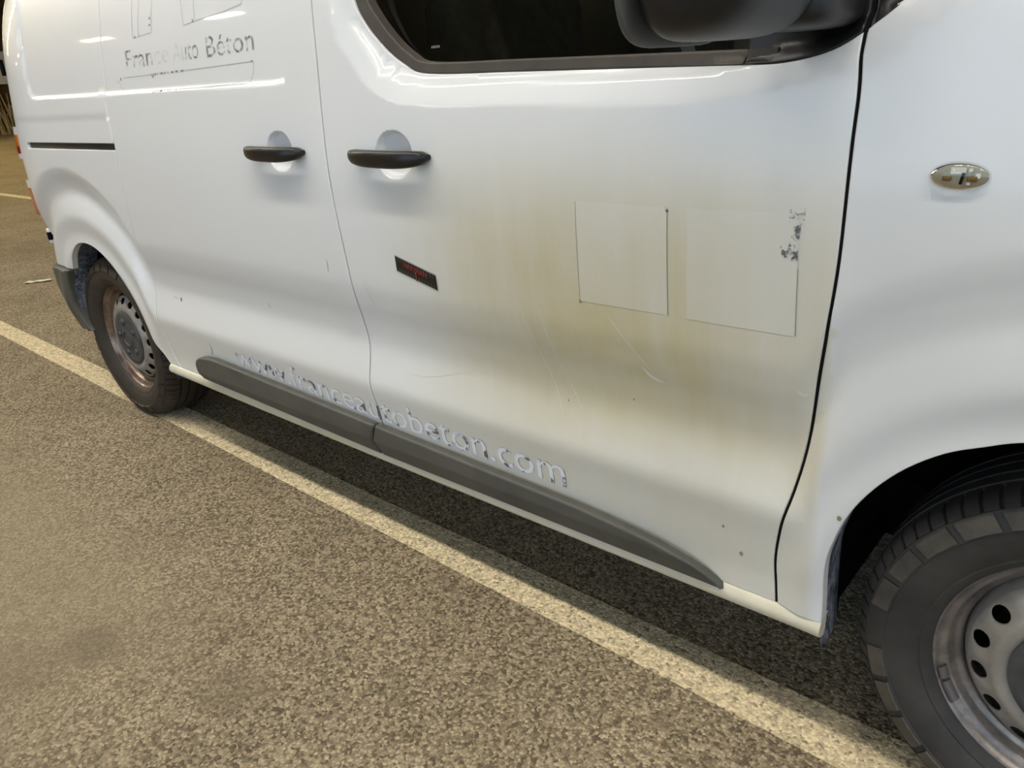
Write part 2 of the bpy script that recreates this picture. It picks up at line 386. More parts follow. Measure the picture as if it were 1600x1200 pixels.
# ------------------------------------------------------------------ the hall
def floor_material(name, line=False):
    m = mat(name, (0.3, 0.26, 0.2), 0.85, spec=0.25); t = NT(m)
    v = t.n('ShaderNodeTexVoronoi', feature='F1'); v.inputs['Scale'].default_value = 140; v.inputs['Randomness'].default_value = 1.0
    dn = t.noise(60, 3, 0.6, out='Color')
    vm = t.n('ShaderNodeMix', data_type='VECTOR'); vv = t.n('ShaderNodeVectorMath', operation='ADD'); vs_ = t.n('ShaderNodeVectorMath', operation='SCALE'); vs_.inputs['Scale'].default_value = 0.012
    t.L(dn, vs_.inputs[0]); t.L(t.co(), vv.inputs[0]); t.L(vs_.outputs[0], vv.inputs[1]); t.L(vv.outputs[0], v.inputs['Vector'])
    hsv = t.n('ShaderNodeSeparateColor'); t.L(v.outputs['Color'], hsv.inputs[0])
    grain = t.ramp(hsv.outputs[0], [(0.05, (0.15, 0.118, 0.078)), (0.32, (0.28, 0.225, 0.15)), (0.60, (0.39, 0.32, 0.215)), (0.95, (0.56, 0.465, 0.315))])
    edge = t.ramp(v.outputs['Distance'], [(0.25, 1.0), (0.62, 0.72)])
    grain = t.mix(1.0, grain, edge, 'MULTIPLY')
    big = t.ramp(t.noise(0.55, 6, 0.62), [(0.30, (0.74, 0.72, 0.66)), (0.52, (0.95, 0.94, 0.92)), (0.72, (1.12, 1.11, 1.08))])
    col = t.mix(1.0, grain, big, 'MULTIPLY')
    mid = t.ramp(t.noise(3.2, 5, 0.6), [(0.33, 0.86), (0.6, 1.05)])
    col = t.mix(1.0, col, mid, 'MULTIPLY')
    # smoother cement-rich skin away from the bays: the coarse stones are covered there
    sp = t.n('ShaderNodeSeparateXYZ'); t.L(t.co(), sp.inputs[0])
    dd = t.math('ADD', t.math('MULTIPLY', t.math('ADD', sp.outputs[1], 0.45), -3.2), t.math('MULTIPLY', t.noise(5, 4), 1.0))
    xx = t.math('MULTIPLY', t.math('SUBTRACT', 1.9, sp.outputs[0]), 1.5, True)
    sk = t.math('MULTIPLY', t.math('MULTIPLY', dd, 1.0, True), xx)
    col = t.mix(t.math('MULTIPLY', sk, 0.55), col, (0.325, 0.262, 0.168))
    # faint oil smudges
    for (cx, cy, rx, ry, s) in ((1.37, -0.74, 0.11, 0.075, 0.55), (1.80, -0.60, 0.12, 0.085, 0.5), (1.30, -0.90, 0.16, 0.09, 0.35), (2.62, -0.10, 0.035, 0.02, 0.6), (2.05, -0.34, 0.03, 0.02, 0.4)):
        ax = t.math('DIVIDE', t.math('SUBTRACT', sp.outputs[0], cx), rx); ay = t.math('DIVIDE', t.math('SUBTRACT', sp.outputs[1], cy), ry)
        q = t.math('ADD', t.math('ADD', t.math('MULTIPLY', ax, ax), t.math('MULTIPLY', ay, ay)), t.math('MULTIPLY', t.noise(14, 3), 0.9))
        k = t.math('MULTIPLY', t.math('SUBTRACT', 1.6, q, True), s, True)
        col = t.mix(k, col, (0.175, 0.138, 0.092))
    if line:
        w = t.ramp(t.noise(38, 5, 0.7), [(0.30, 0.25), (0.50, 0.92), (0.7, 1.0)])
        pc = t.mix(t.ramp(hsv.outputs[1], [(0.1, 0.0), (0.9, 1.0)]), (0.62, 0.51, 0.32), (0.93, 0.80, 0.53))
        dk = t.ramp(hsv.outputs[0], [(0.04, 0.0), (0.16, 1.0)])
        col = t.mix(t.math('MULTIPLY', w, t.math('ADD', t.math('MULTIPLY', dk, 0.6), 0.4)), col, pc)
    t.L(col, t.b.inputs['Base Color'])
    hb = t.math('ADD', t.math('MULTIPLY', hsv.outputs[0], 0.6), t.math('MULTIPLY', v.outputs['Distance'], -0.8))
    t.bump(hb, 0.55, 0.004)
    return m
M['floor'] = floor_material('ground_concrete'); M['line_paint'] = floor_material('worn_line_paint', True)
FX0, FX1, FY0, FY1, CZ = -40.0, 24.0, -9.5, 24.0, 5.2
fl = obj('floor', [(FX0, FY0, 0), (FX1, FY0, 0), (FX1, FY1, 0), (FX0, FY1, 0)], [(0, 1, 2, 3)], M['floor'])
tag(fl, 'speckled tan concrete floor of the parking hall', kind='structure')
def painted(name, pts, z=0.002):
    n = len(pts) // 2; vs = [(x, y, z) for x, y in pts]; fs = [(i, i + 1, len(pts) - 2 - i, len(pts) - 1 - i) for i in range(n - 1)]
    return obj(name, vs, fs, M['line_paint'], fl)
lo = []; hi = []
for i in range(60):
    x = -12.0 + 20.0 * i / 59
    lo.append((x, 0.050 - 0.0145 * x + random.uniform(-0.003, 0.003))); hi.append((x, 0.168 - 0.0095 * x + random.uniform(-0.003, 0.003)))
painted('painted_bay_line', lo + hi[::-1])
painted('painted_bay_line', [(-24, 2.55), (-3, 2.75), (6, 2.78), (6, 2.90), (-3, 2.87), (-24, 2.67)])
M['wall'] = grainy('dim_wall_cladding', (0.060, 0.030, 0.010), (0.11, 0.060, 0.018), 1.4, 0.75)
M['wall2'] = grainy('dim_concrete_wall', (0.16, 0.14, 0.11), (0.24, 0.21, 0.17), 0.7, 0.8)
M['ceil'] = grainy('dim_ceiling', (0.10, 0.09, 0.075), (0.15, 0.135, 0.11), 0.5, 0.8)
w = obj('wall_back', *box(FX0 - 0.25, FX0, FY0, FY1, 0, CZ), M['wall']); tag(w, 'dark brown ribbed wall far behind the van', kind='structure')
ribv, ribf = box(0, 0.05, 0, 0.16, 0.02, CZ - 0.02); rib_me = mesh('cladding_rib', ribv, ribf); rib_me.materials.append(M['wall'])
for k in range(16):
    r = bpy.data.objects.new('cladding_rib', rib_me); C.objects.link(r); r.location = (FX0, 9.0 + 0.34 * k, 0); r.parent = w
w = obj('wall_left', *box(FX0, FX1, FY1, FY1 + 0.25, 0, CZ), M['wall2']); tag(w, 'plain dim concrete wall beyond the van', kind='structure')
w = obj('ceiling', *box(FX0, FX1, FY0, FY1, CZ, CZ + 0.2), M['ceil']); tag(w, 'dim flat ceiling of the parking hall', kind='structure')
w = obj('wall_right', *box(FX0, -3.0, FY0 - 0.3, FY0, 0, CZ), M['wall2']); tag(w, 'plain wall of the camera side, open towards the front bays', kind='structure')  # unseen; opening shaped so more cool daylight reaches the fender
obj('parapet', *box(-3.0, FX1, FY0 - 0.3, FY0, 0, 0.7), M['wall2'], w)
obj('lintel', *box(-3.0, FX1, FY0 - 0.3, FY0, 4.4, CZ), M['wall2'], w)
for k in range(3):
    obj('pillar', *box(4 + 7.6 * k, 4.4 + 7.6 * k, FY0 - 0.28, FY0 + 0.1, 0.7, 4.4), M['wall2'], w)

# ceiling lights (their glow falls on the van and the floor)
lampm = bpy.data.materials.new('lamp_diffuser'); lampm.use_nodes = True; lt = lampm.node_tree; lt.nodes.clear()
em = lt.nodes.new('ShaderNodeEmission'); em.inputs['Color'].default_value = (1.0, 0.94, 0.83, 1); em.inputs['Strength'].default_value = LAMP_E
oo = lt.nodes.new('ShaderNodeOutputMaterial'); lt.links.new(em.outputs[0], oo.inputs[0])
warm = lampm.copy(); warm.name = 'added_warm_diffuser'; we = [n for n in warm.node_tree.nodes if n.type == 'EMISSION'][0]; we.inputs['Color'].default_value = (1.0, 0.80, 0.42, 1); we.inputs['Strength'].default_value = LAMP_E * 1.2  # unseen warm lamps, added to brighten and yellow the far floor
M['lamp_body'] = mat('lamp_housing', (0.6, 0.6, 0.58), 0.5)
bodyv, bodyf = box(-0.64, 0.64, -0.13, 0.13, 0.0, 0.09); body_me = mesh('housing', bodyv, bodyf); body_me.materials.append(M['lamp_body'])
dv, df = box(-0.60, 0.60, -0.10, 0.10, -0.03, 0.0); dif_me = mesh('diffuser', dv, df); dif_me.materials.append(lampm); dif2_me = dif_me.copy(); dif2_me.materials[0] = warm
n_l = 0
ORD = 'first second third fourth fifth sixth seventh eighth ninth tenth eleventh twelfth thirteenth fourteenth fifteenth sixteenth seventeenth eighteenth nineteenth twentieth'.split() + ['twenty-' + q for q in 'first second third fourth fifth sixth seventh eighth ninth'.split()]
for row, (ly, xs) in enumerate(((-1.55, np.arange(-33.25, 9, 1.75)), (-7.0, np.arange(-30, 12, 6.0)), (6.5, np.arange(-37, -3, 2.5)))):
    for x in xs:
        e = empty('ceiling_light', (float(x), ly, CZ - 0.10)); e.parent = None
        hb = bpy.data.objects.new('housing', body_me); C.objects.link(hb); hb.parent = e
        db = bpy.data.objects.new('diffuser', dif2_me if (row == 2 or x < -12) else dif_me); C.objects.link(db); db.parent = e
        n_l = n_l + 1 if x > xs[0] else 1
        tag(e, ORD[n_l - 1] + ' strip light from the back wall in the row ' + ['above the near bay', 'along the camera side', 'beyond the van'][row], 'ceiling light', ['lights above the near bay', 'lights along the camera side', 'added lights beyond the van'][row])

# ------------------------------------------------------------------ the van
van = empty('delivery_van', (1.6, 0.96, 0)); tag(van, 'dusty white delivery van with peeled-off lettering parked beside a painted line', 'van')
SEAM_FD = cr([(1.630, 1.78), (1.646, 1.60), (1.656, 1.436), (1.664, 1.337), (1.669, 1.236), (1.676, 1.095), (1.684, 0.992), (1.693, 0.884), (1.696, 0.786), (1.690, 0.659), (1.696, 0.545), (1.707, 0.415), (1.700, 0.33)], 5)
SEAM_FE = cr([(2.856, 1.72), (2.860, 1.45), (2.866, 1.277), (2.871, 1.207), (2.871, 1.142), (2.871, 0.985), (2.862, 0.870), (2.850, 0.771), (2.839, 0.664), (2.824, 0.567), (2.807, 0.486), (2.799, 0.411), (2.805, 0.322)], 5)
SEAM_QU = cr([(0.490, 1.78), (0.506, 1.60), (0.515, 1.441), (0.506, 1.290), (0.516, 1.194), (0.524, 1.104), (0.520, 1.033), (0.512, 0.906), (0.497, 0.78), (0.488, 0.69), (0.490, 0.56), (0.502, 0.45), (0.521, 0.363), (0.549, 0.327)], 5)
def shift(P, d): return [(x + d, z) for x, z in P]
G = 0.0025
top = 1.775
ARCH_R = cr([(-0.245, 0.615), (-0.175, 0.690), (-0.065, 0.742), (0.076, 0.737), (0.207, 0.672), (0.305, 0.560), (0.387, 0.420), (0.466, 0.325)], 6)
ARCH_F0 = [(2.889, 0.318), (2.887, 0.436), (2.898, 0.499), (2.919, 0.562), (2.952, 0.620), (2.993, 0.669), (3.041, 0.708), (3.086, 0.731), (3.13, 0.750), (3.20, 0.765), (3.275, 0.770)]
ARCH_F = cr(ARCH_F0 + [(6.55 - x, z) for x, z in ARCH_F0[-2::-1]], 4)
# rear quarter: with the slot of the door rail cut in as a notch from the seam
sq = shift(SEAM_QU, -G)
up = [p for p in sq if p[1] > RAIL[3] + 0.004]; dn = [p for p in sq if p[1] < RAIL[2] - 0.004]
quarter = [(-0.70, 0.615), (-0.245, 0.615)] + ARCH_R[1:-1] + [(0.466, 0.325)] + dn[::-1] + [(0.5215, RAIL[2]), (RAIL[0], RAIL[2]), (RAIL[0], RAIL[3]), (0.5205, RAIL[3])] + up[::-1] + [(-0.70, top)]
panel('rear_quarter_panel', quarter, M['paint'], van, fine=[(-0.25, 0.45, 1.262, 1.292, 0.005), (-0.24, 0.5, 0.92, 1.04, 0.010)])
sl = shift(SEAM_QU, G)[::-1] + shift(SEAM_FD, -G)
panel('sliding_door', sl, M['paint'], van, fine=[(0.45, 1.52, 1.262, 1.292, 0.005), (1.40, 1.57, 1.05, 1.17, 0.004), (0.5, 1.68, 0.49, 0.55, 0.010)])
fd_low = [p for p in shift(SEAM_FE, -G) if p[1] < 1.277]
SEAL_OUT = cr([(1.742, 1.66), (1.745, 1.52), (1.767, 1.425), (1.799, 1.378), (1.858, 1.327), (1.923, 1.288), (1.995, 1.266), (2.232, 1.258), (2.448, 1.252), (2.691, 1.2455), (2.768, 1.2465), (2.826, 1.258), (2.8635, 1.277)], 5)
fd = shift(SEAM_FD, G)[::-1] + fd_low[::-1][0:0]
fd = [(1.590, top), (2.30, top), (2.36, 1.70), (1.80, 1.70), (1.750, 1.68)] + SEAL_OUT + fd_low + shift(SEAM_FD, G)[::-1]
panel('front_door', fd, M['paint'], van, fine=[(1.84, 1.99, 1.05, 1.17, 0.004), (1.75, 2.8, 1.19, 1.262, 0.008), (1.7, 2.8, 0.49, 0.55, 0.010)])
FEND_TOP = cr([(2.869, 1.281), (2.900, 1.304), (2.912, 1.315), (3.05, 1.392), (3.28, 1.47)], 5)
fe = [p for p in shift(SEAM_FE, G) if p[1] < 1.275]
fender = FEND_TOP + [(3.6, 1.33), (3.95, 1.10), (3.98, 0.60), (3.90, 0.34)] + [p for p in ARCH_F[::-1] if p[1] > 0.33] + [(2.889, 0.318)] + fe[::-1]
panel('front_fender', fender, M['paint'], van, fine=[(2.87, 3.2, 0.8, 1.05, 0.010)])
# dark inner shell behind the gaps, with cabin opening
def shell_y(z): return float(B_(np.array([z]))[0]) + 0.065
zs = [0.30, 0.5, 0.8, 1.0, 1.15, 1.24]
vs = []; fs = []
for x in np.linspace(0.50, 2.87, 30):
    for z in zs: vs.append((x, shell_y(z), z))
for i in range(29):
    for j in range(len(zs) - 1): fs.append((i * 6 + j, (i + 1) * 6 + j, (i + 1) * 6 + j + 1, i * 6 + j + 1))
obj('inner_shell', vs, fs, M['gap'], van)
vs = []; fs = []
for x in np.linspace(-0.55, 1.60, 20):
    for z in (1.0, 1.24, 1.45, 1.60, 1.74): vs.append((x, shell_y(z) + 0.02 + max(0, -0.1 - x) ** 2 * 0.8, z))
for i in range(19):
    for j in range(4): fs.append((i * 5 + j, (i + 1) * 5 + j, (i + 1) * 5 + j + 1, i * 5 + j + 1))
obj('cargo_lining', vs, fs, M['gap'], van)
# the black rail in its slot
bevbox('door_rail', (RAIL[0], 0.53, y1(0.2, 1.115) + 0.012, y1(0.2, 1.115) + 0.10, RAIL[2] - 0.003, RAIL[3] + 0.003), M['black'], van, 0.002)
# sill with rolled lip
pr = [(0.030, 0.330), (0.006, 0.326), (-0.003, 0.320), (-0.008, 0.311), (-0.009, 0.302), (-0.005, 0.293), (0.004, 0.287), (0.016, 0.285), (0.024, 0.290), (0.024, 0.326)]
vs = []; fs = []; xs = np.linspace(0.466, 2.889, 50); n = len(pr)
for i, x in enumerate(xs):
    s = (x - 0.466) / 2.423; dz = 0.010 * (1 - s) - 0.004 * math.sin(math.pi * s) - 0.002 + (0.003 * random.uniform(-1, 1) if i == 49 else 0)
    for y, z in pr: vs.append((x, y, z + dz))
for i in range(49):
    for j in range(n): fs.append((i * n + j, i * n + (j + 1) % n, (i + 1) * n + (j + 1) % n, (i + 1) * n + j))
fs += [tuple(range(n)), tuple(49 * n + j for j in range(n))[::-1]]
so = obj('sill', vs, fs, M['paint'], van, auto=50)
a = so.data.attributes.new('dust', 'FLOAT', 'POINT'); a.data.foreach_set('value', np.full(len(vs), 0.62, np.float32))
# protective strips
def strip_y(x, z):
    b = Y(x, np.full_like(z, 0.41)) * 0.5 + Y(x, np.full_like(z, 0.46)) * 0.5
    return b - 0.024 + np.maximum(0.362 - z, 0) * 0.40 - np.maximum(z - 0.36, 0) * 0.05
st_r = cr([(0.870, 0.4365), (0.795, 0.4285), (0.757, 0.4155), (0.738, 0.394), (0.741, 0.362), (0.762, 0.337)], 5) + [(1.693, 0.309), (1.6895, 0.335), (1.6825, 0.360), (1.7045, 0.4115)]
panel('protective_strip', st_r, M['trim'], van, edge=0.007, flange=0.012, fun=strip_y, with_dust=False)
st_f = [(1.7100, 0.4113), (1.688, 0.360), (1.695, 0.335), (1.6985, 0.309)] + [(2.690, 0.3090)] + cr([(2.705, 0.3135), (2.696, 0.325), (2.652, 0.354), (2.582, 0.373), (2.490, 0.384), (2.364, 0.3935)], 4)
panel('protective_strip', st_f, M['trim'], van, edge=0.007, flange=0.012, fun=strip_y, with_dust=False)
strip_line('gap_shade_strip', SEAM_FE, 0.0044, M['gap'], van, off=-0.0030)  # flat black strip painted in as the shade of the door gap
# ---- window
GLASS = cr([(1.778, 1.66), (1.782, 1.52), (1.800, 1.436), (1.832, 1.392), (1.884, 1.344), (1.938, 1.308), (2.000, 1.2875), (2.232, 1.280), (2.507, 1.272), (2.690, 1.267)], 5)
SO = [p for p in SEAL_OUT if p[0] < 2.692 or p[1] > 1.5]
def seal_y(x, z): return Y(x, z) + 0.004
panel('window_seal', SO + [(2.690, 1.267)] + GLASS[::-1][1:], M['rubber'], van, edge=0.004, flange=0.02, fun=seal_y, step=0.012, lstep=0.012, with_dust=False)
def glass_y(x, z): return 0.048 + (z - 1.26) * 0.27
gp = panel('window_glass', GLASS + [(2.695, 1.30), (2.70, 1.66)], M['glass'], van, edge=0.0, flange=0, fun=glass_y, step=0.05, lstep=0.05, with_dust=False); gp['label'] = 'dark side window glass of the front door'
for k in range(5):
    gx = 1.977 + 0.0052 * k
    obj('glass_mark', [(gx, glass_y(gx, 1.316) - 0.001, 1.314), (gx + 0.0032, glass_y(gx, 1.316) - 0.001, 1.314), (gx + 0.0032, glass_y(gx, 1.32) - 0.001, 1.3185 + 0.001 * (k % 2)), (gx, glass_y(gx, 1.32) - 0.001, 1.3185)], [(0, 1, 2, 3)], M['tick'], van)
mp_ = [p for p in SEAL_OUT if p[0] > 2.6925 and p[1] < 1.4]
panel('mirror_base_panel', [(2.6935, 1.2465)] + mp_ + [(2.860, 1.40), (2.79, 1.48), (2.70, 1.56), (2.6935, 1.30)], M['black'], van, edge=0.004, flange=0.02, fun=lambda x, z: Y(x, z) + 0.001, step=0.014, with_dust=False)
obj('seal_end_cap', *box(2.695, 2.742, y1(2.72, 1.262) - 0.006, y1(2.72, 1.262) + 0.02, 1.2475, 1.2665), M['rubber'], van)
panel('quarter_glass', [p for p in FEND_TOP if p[0] > 2.8695] + [(3.18, 1.54), (2.98, 1.66), (2.866, 1.70), (2.8685, 1.30)], M['black'], van, edge=0.003, flange=0.02, fun=lambda x, z: Y(x, z) + 0.012, step=0.03, with_dust=False)
# ---- door handles
def handle(cx, cz, hw, flip=1):
    e = empty('door_handle', (cx, y1(cx + 0.09, cz), cz), van)
    n = 22; k = 14; vs = []; fs = []
    for i in range(n + 1):
        u = -1 + 2 * i / n
        endt = (1 - abs(u) ** 7) ** 0.5 if abs(u) < 1 else 0.0
        hh = 0.0185 * (1.0 - 0.22 * u * u * (1 if u < 0 else 0.55)) * (0.35 + 0.65 * endt)
        th = 0.011 * (0.4 + 0.6 * endt) + 0.006 * abs(u) ** 2
        yc = -0.038 + 0.027 * abs(u) ** 3.2
        zc = 0.001 - 0.0016 * u + 0.004 * (abs(u) ** 3)
        for j in range(k):
            a = 2 * math.pi * j / k; ca, sa = math.cos(a), math.sin(a)
            px = math.copysign(abs(ca) ** 0.6, ca); pz = math.copysign(abs(sa) ** 0.75, sa)
            vs.append((cx + u * hw, y1(cx + 0.09, cz) + yc + th * px, cz + zc + hh * pz))
    for i in range(n):
        for j in range(k): fs.append((i * k + j, i * k + (j + 1) % k, (i + 1) * k + (j + 1) % k, (i + 1) * k + j))
    fs += [tuple(range(k)), tuple(n * k + j for j in range(k))[::-1]]
    obj('grip', vs, fs, M['handle'], e, auto=50)
    for s in (-1, 1):          # the feet that join the bar to the door
        x0 = cx + s * (hw - 0.034); yy = y1(cx + 0.09, cz)
        bevbox('mount', (x0 - 0.017, x0 + 0.017, yy - 0.026, yy + 0.006, cz - 0.010, cz + 0.013), M['handle'], e, 0.004)
handle(1.912, 1.1045, 0.124); handle(1.477, 1.1085, 0.119)
# ---- side repeater
rp = empty('side_repeater', (3.009, y1(3.009, 1.10), 1.10), van); rp['label'] = 'clear oval side repeater lamp on the fender'
ry = y1(3.009, 1.10)
def dome(name, cx, cz, a, b, h, y0, m, par, nr=8, ns=40):
    vs = [(cx, y0 - h, cz)]; fs = []
    for i in range(1, nr + 1):
        r = math.sin(i / nr * math.pi / 2); d = math.cos(i / nr * math.pi / 2) ** 0.8 if i < nr else 0
        for j in range(ns): t_ = 2 * math.pi * j / ns; vs.append((cx + a * r * math.cos(t_), y0 - h * d, cz + b * r * math.sin(t_)))
    for j in range(ns): fs.append((0, 1 + (j + 1) % ns, 1 + j))
    for i in range(nr - 1):
        for j in range(ns): fs.append((1 + i * ns + j, 1 + i * ns + (j + 1) % ns, 1 + (i + 1) * ns + (j + 1) % ns, 1 + (i + 1) * ns + j))
    return obj(name, vs, fs, m, par, True)
dome('reflector_bowl', 3.009, 1.10, 0.0345, 0.0175, 0.002, ry - 0.001, M['chrome'], rp, 3)
ln = dome('lens', 3.009, 1.10, 0.0355, 0.0185, 0.0125, ry - 0.0005, None, rp)
lm_ = bpy.data.materials.new('clear_lens_cover'); lm_.use_nodes = True; q = lm_.node_tree; q.nodes.clear()
o1 = q.nodes.new('ShaderNodeOutputMaterial'); x1_ = q.nodes.new('ShaderNodeMixShader'); t1 = q.nodes.new('ShaderNodeBsdfTransparent'); g1 = q.nodes.new('ShaderNodeBsdfGlossy'); f1 = q.nodes.new('ShaderNodeLayerWeight'); f1.inputs[0].default_value = 0.32
t1.inputs[0].default_value = (0.86, 0.85, 0.80, 1); g1.inputs['Roughness'].default_value = 0.03; g1.inputs[0].default_value = (0.85, 0.85, 0.85, 1)
q.links.new(f1.outputs['Fresnel'], x1_.inputs[0]); q.links.new(t1.outputs[0], x1_.inputs[1]); q.links.new(g1.outputs[0], x1_.inputs[2]); q.links.new(x1_.outputs[0], o1.inputs[0]); ln.data.materials.append(lm_)
bevbox('amber_bulb', (2.990, 3.000, ry - 0.007, ry - 0.003, 1.0945, 1.1005), M['amber'], rp, 0.001)
bevbox('amber_bulb', (3.018, 3.030, ry - 0.007, ry - 0.003, 1.094, 1.101), M['amber'], rp, 0.001)
obj('bulb_slot', [(3.0100, ry - 0.008, 1.091), (3.0135, ry - 0.008, 1.091), (3.0165, ry - 0.008, 1.1055), (3.0125, ry - 0.008, 1.1055)], [(0, 1, 2, 3)], M['gap'], rp)
for (x0, x1_, z0, z1) in ((2.999, 3.0165, 1.1035, 1.1115), (3.0195, 3.0240, 1.1065, 1.1105), (3.0275, 3.0330, 1.0985, 1.1045), (3.0185, 3.0225, 1.0905, 1.0955)):
    obj('painted_reflection', [(x0, ry - 0.0065, z0), (x1_, ry - 0.0065, z0), (x1_, ry - 0.0045, z1), (x0, ry - 0.0045, z1)], [(0, 1, 2, 3)], M['whitelens'], rp)  # white patches painted in as reflections of the bright openings
# ---- mirror
mi = empty('door_mirror', (2.80, -0.04, 1.30), van); mi['label'] = 'black plastic door mirror housing'
def superell(name, c, h, ex, m, par, nu=28, nv=18, fn=None):
    vs = []; fs = []
    pw = lambda v, e: math.copysign(abs(v) ** e, v)
    for i in range(nv + 1):
        p = -math.pi / 2 + math.pi * i / nv
        for j in range(nu):
            a = 2 * math.pi * j / nu
            q = [pw(math.cos(p), ex) * pw(math.cos(a), ex), pw(math.cos(p), ex) * pw(math.sin(a), ex), pw(math.sin(p), ex)]
            if fn: q = fn(*q)
            vs.append((c[0] + h[0] * q[0], c[1] + h[1] * q[1], c[2] + h[2] * q[2]))
    for i in range(nv):
        for j in range(nu): fs.append((i * nu + j, i * nu + (j + 1) % nu, (i + 1) * nu + (j + 1) % nu, (i + 1) * nu + j))
    return obj(name, vs, fs, m, par, True)
def mirror_shape(x, y, z):
    # front (x>0) bulges and narrows, back is flat; lower outer corner more rounded
    if x > 0: s = 1 - 0.22 * x * x; y *= s; z *= s
    else: x *= 0.75
    return (x, y, z)
superell('mirror_housing', (2.775, -0.205, 1.422), (0.085, 0.135, 0.143), 0.42, M['black'], mi, 40, 30, mirror_shape)
superell('mirror_rim', (2.705, -0.205, 1.422), (0.007, 0.138, 0.146), 0.40, M['trim'], mi, 40, 24)
obj('mirror_glass', *box(2.6945, 2.6975, -0.29, -0.11, 1.345, 1.51), M['shut'], mi)
superell('mirror_arm', (2.805, -0.035, 1.318), (0.055, 0.085, 0.034), 0.5, M['black'], mi)
bevbox('hinge_cover', (2.815, 2.850, -0.10, -0.02, 1.300, 1.345), M['black'], mi, 0.008)
# ---- rubbed-off writing and marks on the doors
FABX = [(0.603, 1.345)]
for word, xa, xb, za, lab in (('France', 0.678, 0.955, 1.343, 'half-peeled dark word France'), ('Auto', 0.978, 1.124, 1.3445, 'half-peeled dark word Auto'), ('Béton', 1.166, 1.400, 1.3465, 'half-peeled dark word Béton')):
    tw = text_mesh('faded_word', word, lambda u, v: (xa + (xb - xa) * u, za + 0.004 * u + v * 0.0745), M['glue'], van, off=0.0009); tw['label'] = lab; tw['kind'] = 'stuff'
def seg(P, n=8):
    out = []
    for a, b in zip(P[:-1], P[1:]):
        for k in range(n): out.append((a[0] + (b[0] - a[0]) * k / n, a[1] + (b[1] - a[1]) * k / n))
    return out + [P[-1]]
for P in ([(0.638, 1.319), (0.841, 1.320)], [(1.035, 1.321), (1.382, 1.325), (1.376, 1.297), (1.360, 1.2785), (1.33, 1.2755), (1.0, 1.2735)], [(0.600, 1.314), (0.615, 1.292), (0.632, 1.279)],
          [(0.735, 1.54), (0.730, 1.425), (0.762, 1.426)], [(0.785, 1.54), (0.768, 1.427), (0.852, 1.431), (0.868, 1.54)], [(1.030, 1.52), (1.045, 1.434), (1.13, 1.441), (1.25, 1.448), (1.341, 1.458), (1.362, 1.49)], [(1.102, 1.52), (1.107, 1.440)]):
    strip_line('outline_residue', seg([(x + 0.010, z) for x, z in P]), 0.0022, M['line'], van)
for P in ([(0.841, 1.320), (1.035, 1.3212)], [(0.847, 1.2735), (1.0, 1.2735)]):
    strip_line('outline_residue', seg([(x + 0.010, z) for x, z in P]), 0.0050, M['smear'], van)
for (cx, cz, r) in ((0.628, 1.315, 0.009), (0.842, 1.317, 0.011), (0.845, 1.274, 0.008), (1.384, 1.323, 0.006), (1.106, 1.441, 0.007), (0.755, 1.427, 0.006), (0.785, 1.428, 0.007), (0.858, 1.47, 0.006), (0.855, 1.45, 0.006), (0.602, 1.31, 0.005)):
    P = [(cx + r * math.cos(a) * (0.6 + 0.4 * random.random()), cz + r * math.sin(a) * (0.6 + 0.4 * random.random())) for a in np.linspace(0, 2 * math.pi, 9)[:-1]]
    obj('glue_spot', [(x, y1(x, z, 0.0008), z) for x, z in P], [tuple(range(8))], M['smear'], van)
def url(u, v): return 1.000 + 1.330 * u ** 0.97, 0.441 - 0.062 * u + 0.037 * u * u + v * (0.100 + 0.008 * u)
tw = text_mesh('web_address_ghost', 'www.franceautobeton.com', url, M['clean'], van, off=0.0010, bold=0.003)
tw['label'] = 'pale ghost lettering www.franceautobeton.com above the grey strip'
text_mesh('web_address_shade', 'www.franceautobeton.com', lambda u, v: (url(u, v)[0] + 0.0022, url(u, v)[1] + 0.0016), M['edge_shade'], van, off=0.0006)  # offset copy paints the shadowed edges of the letters in a grimy grey
tb = text_mesh('web_address_residue', 'www.franceautobeton.com', lambda u, v: (url(u, v)[0] + 0.002, url(u, v)[1] - 0.002), M['bits'], van, off=0.0016)
def flat_patch(name, P, m, off=0.0006, n=6):
    """bilinear patch on the flank, corners in order"""
    a, b, c, d = [np.array(p) for p in P]; vs = []; fs = []
    for i in range(n + 1):
        for j in range(n + 1):
            u, v = i / n, j / n; q = a * (1 - u) * (1 - v) + b * u * (1 - v) + c * u * v + d * (1 - u) * v
            vs.append((q[0], y1(q[0], q[1], off), q[1]))
    for i in range(n):
        for j in range(n): fs.append((i * (n + 1) + j, (i + 1) * (n + 1) + j, (i + 1) * (n + 1) + j + 1, i * (n + 1) + j + 1))
    o = obj(name, vs, fs, m, van, True)
    a_ = o.data.attributes.new('dust', 'FLOAT', 'POINT'); va = np.array(vs); a_.data.foreach_set('value', dust(va[:, 0], va[:, 2]).astype(np.float32))
    return o
p1 = flat_patch('sticker_ghost', [(2.403, 1.038), (2.590, 1.038), (2.592, 0.853), (2.405, 0.853)], M['ghost'], n=14); p1['label'] = 'cleaner square where a sticker was peeled off, rear one'
p2 = flat_patch('sticker_ghost', [(2.627, 1.038), (2.811, 1.041), (2.815, 0.852), (2.628, 0.852)], M['ghost'], n=14); p2['label'] = 'cleaner square where a sticker was peeled off, front one'
for P in ([(2.403, 1.038), (2.405, 0.853)], [(2.590, 1.036), (2.592, 0.853)], [(2.813, 0.96), (2.815, 0.853)]):
    strip_line('sticker_edge', seg(P), 0.0011, M['rust'], van, 0.0009)
flat_patch('scuff', [(2.792, 1.046), (2.818, 1.05), (2.818, 1.022), (2.795, 1.028)], residue('faint_scuff', (0.35, 0.35, 0.36), 160, 0.52, 0.62, 0.6), 0.0012, 2)
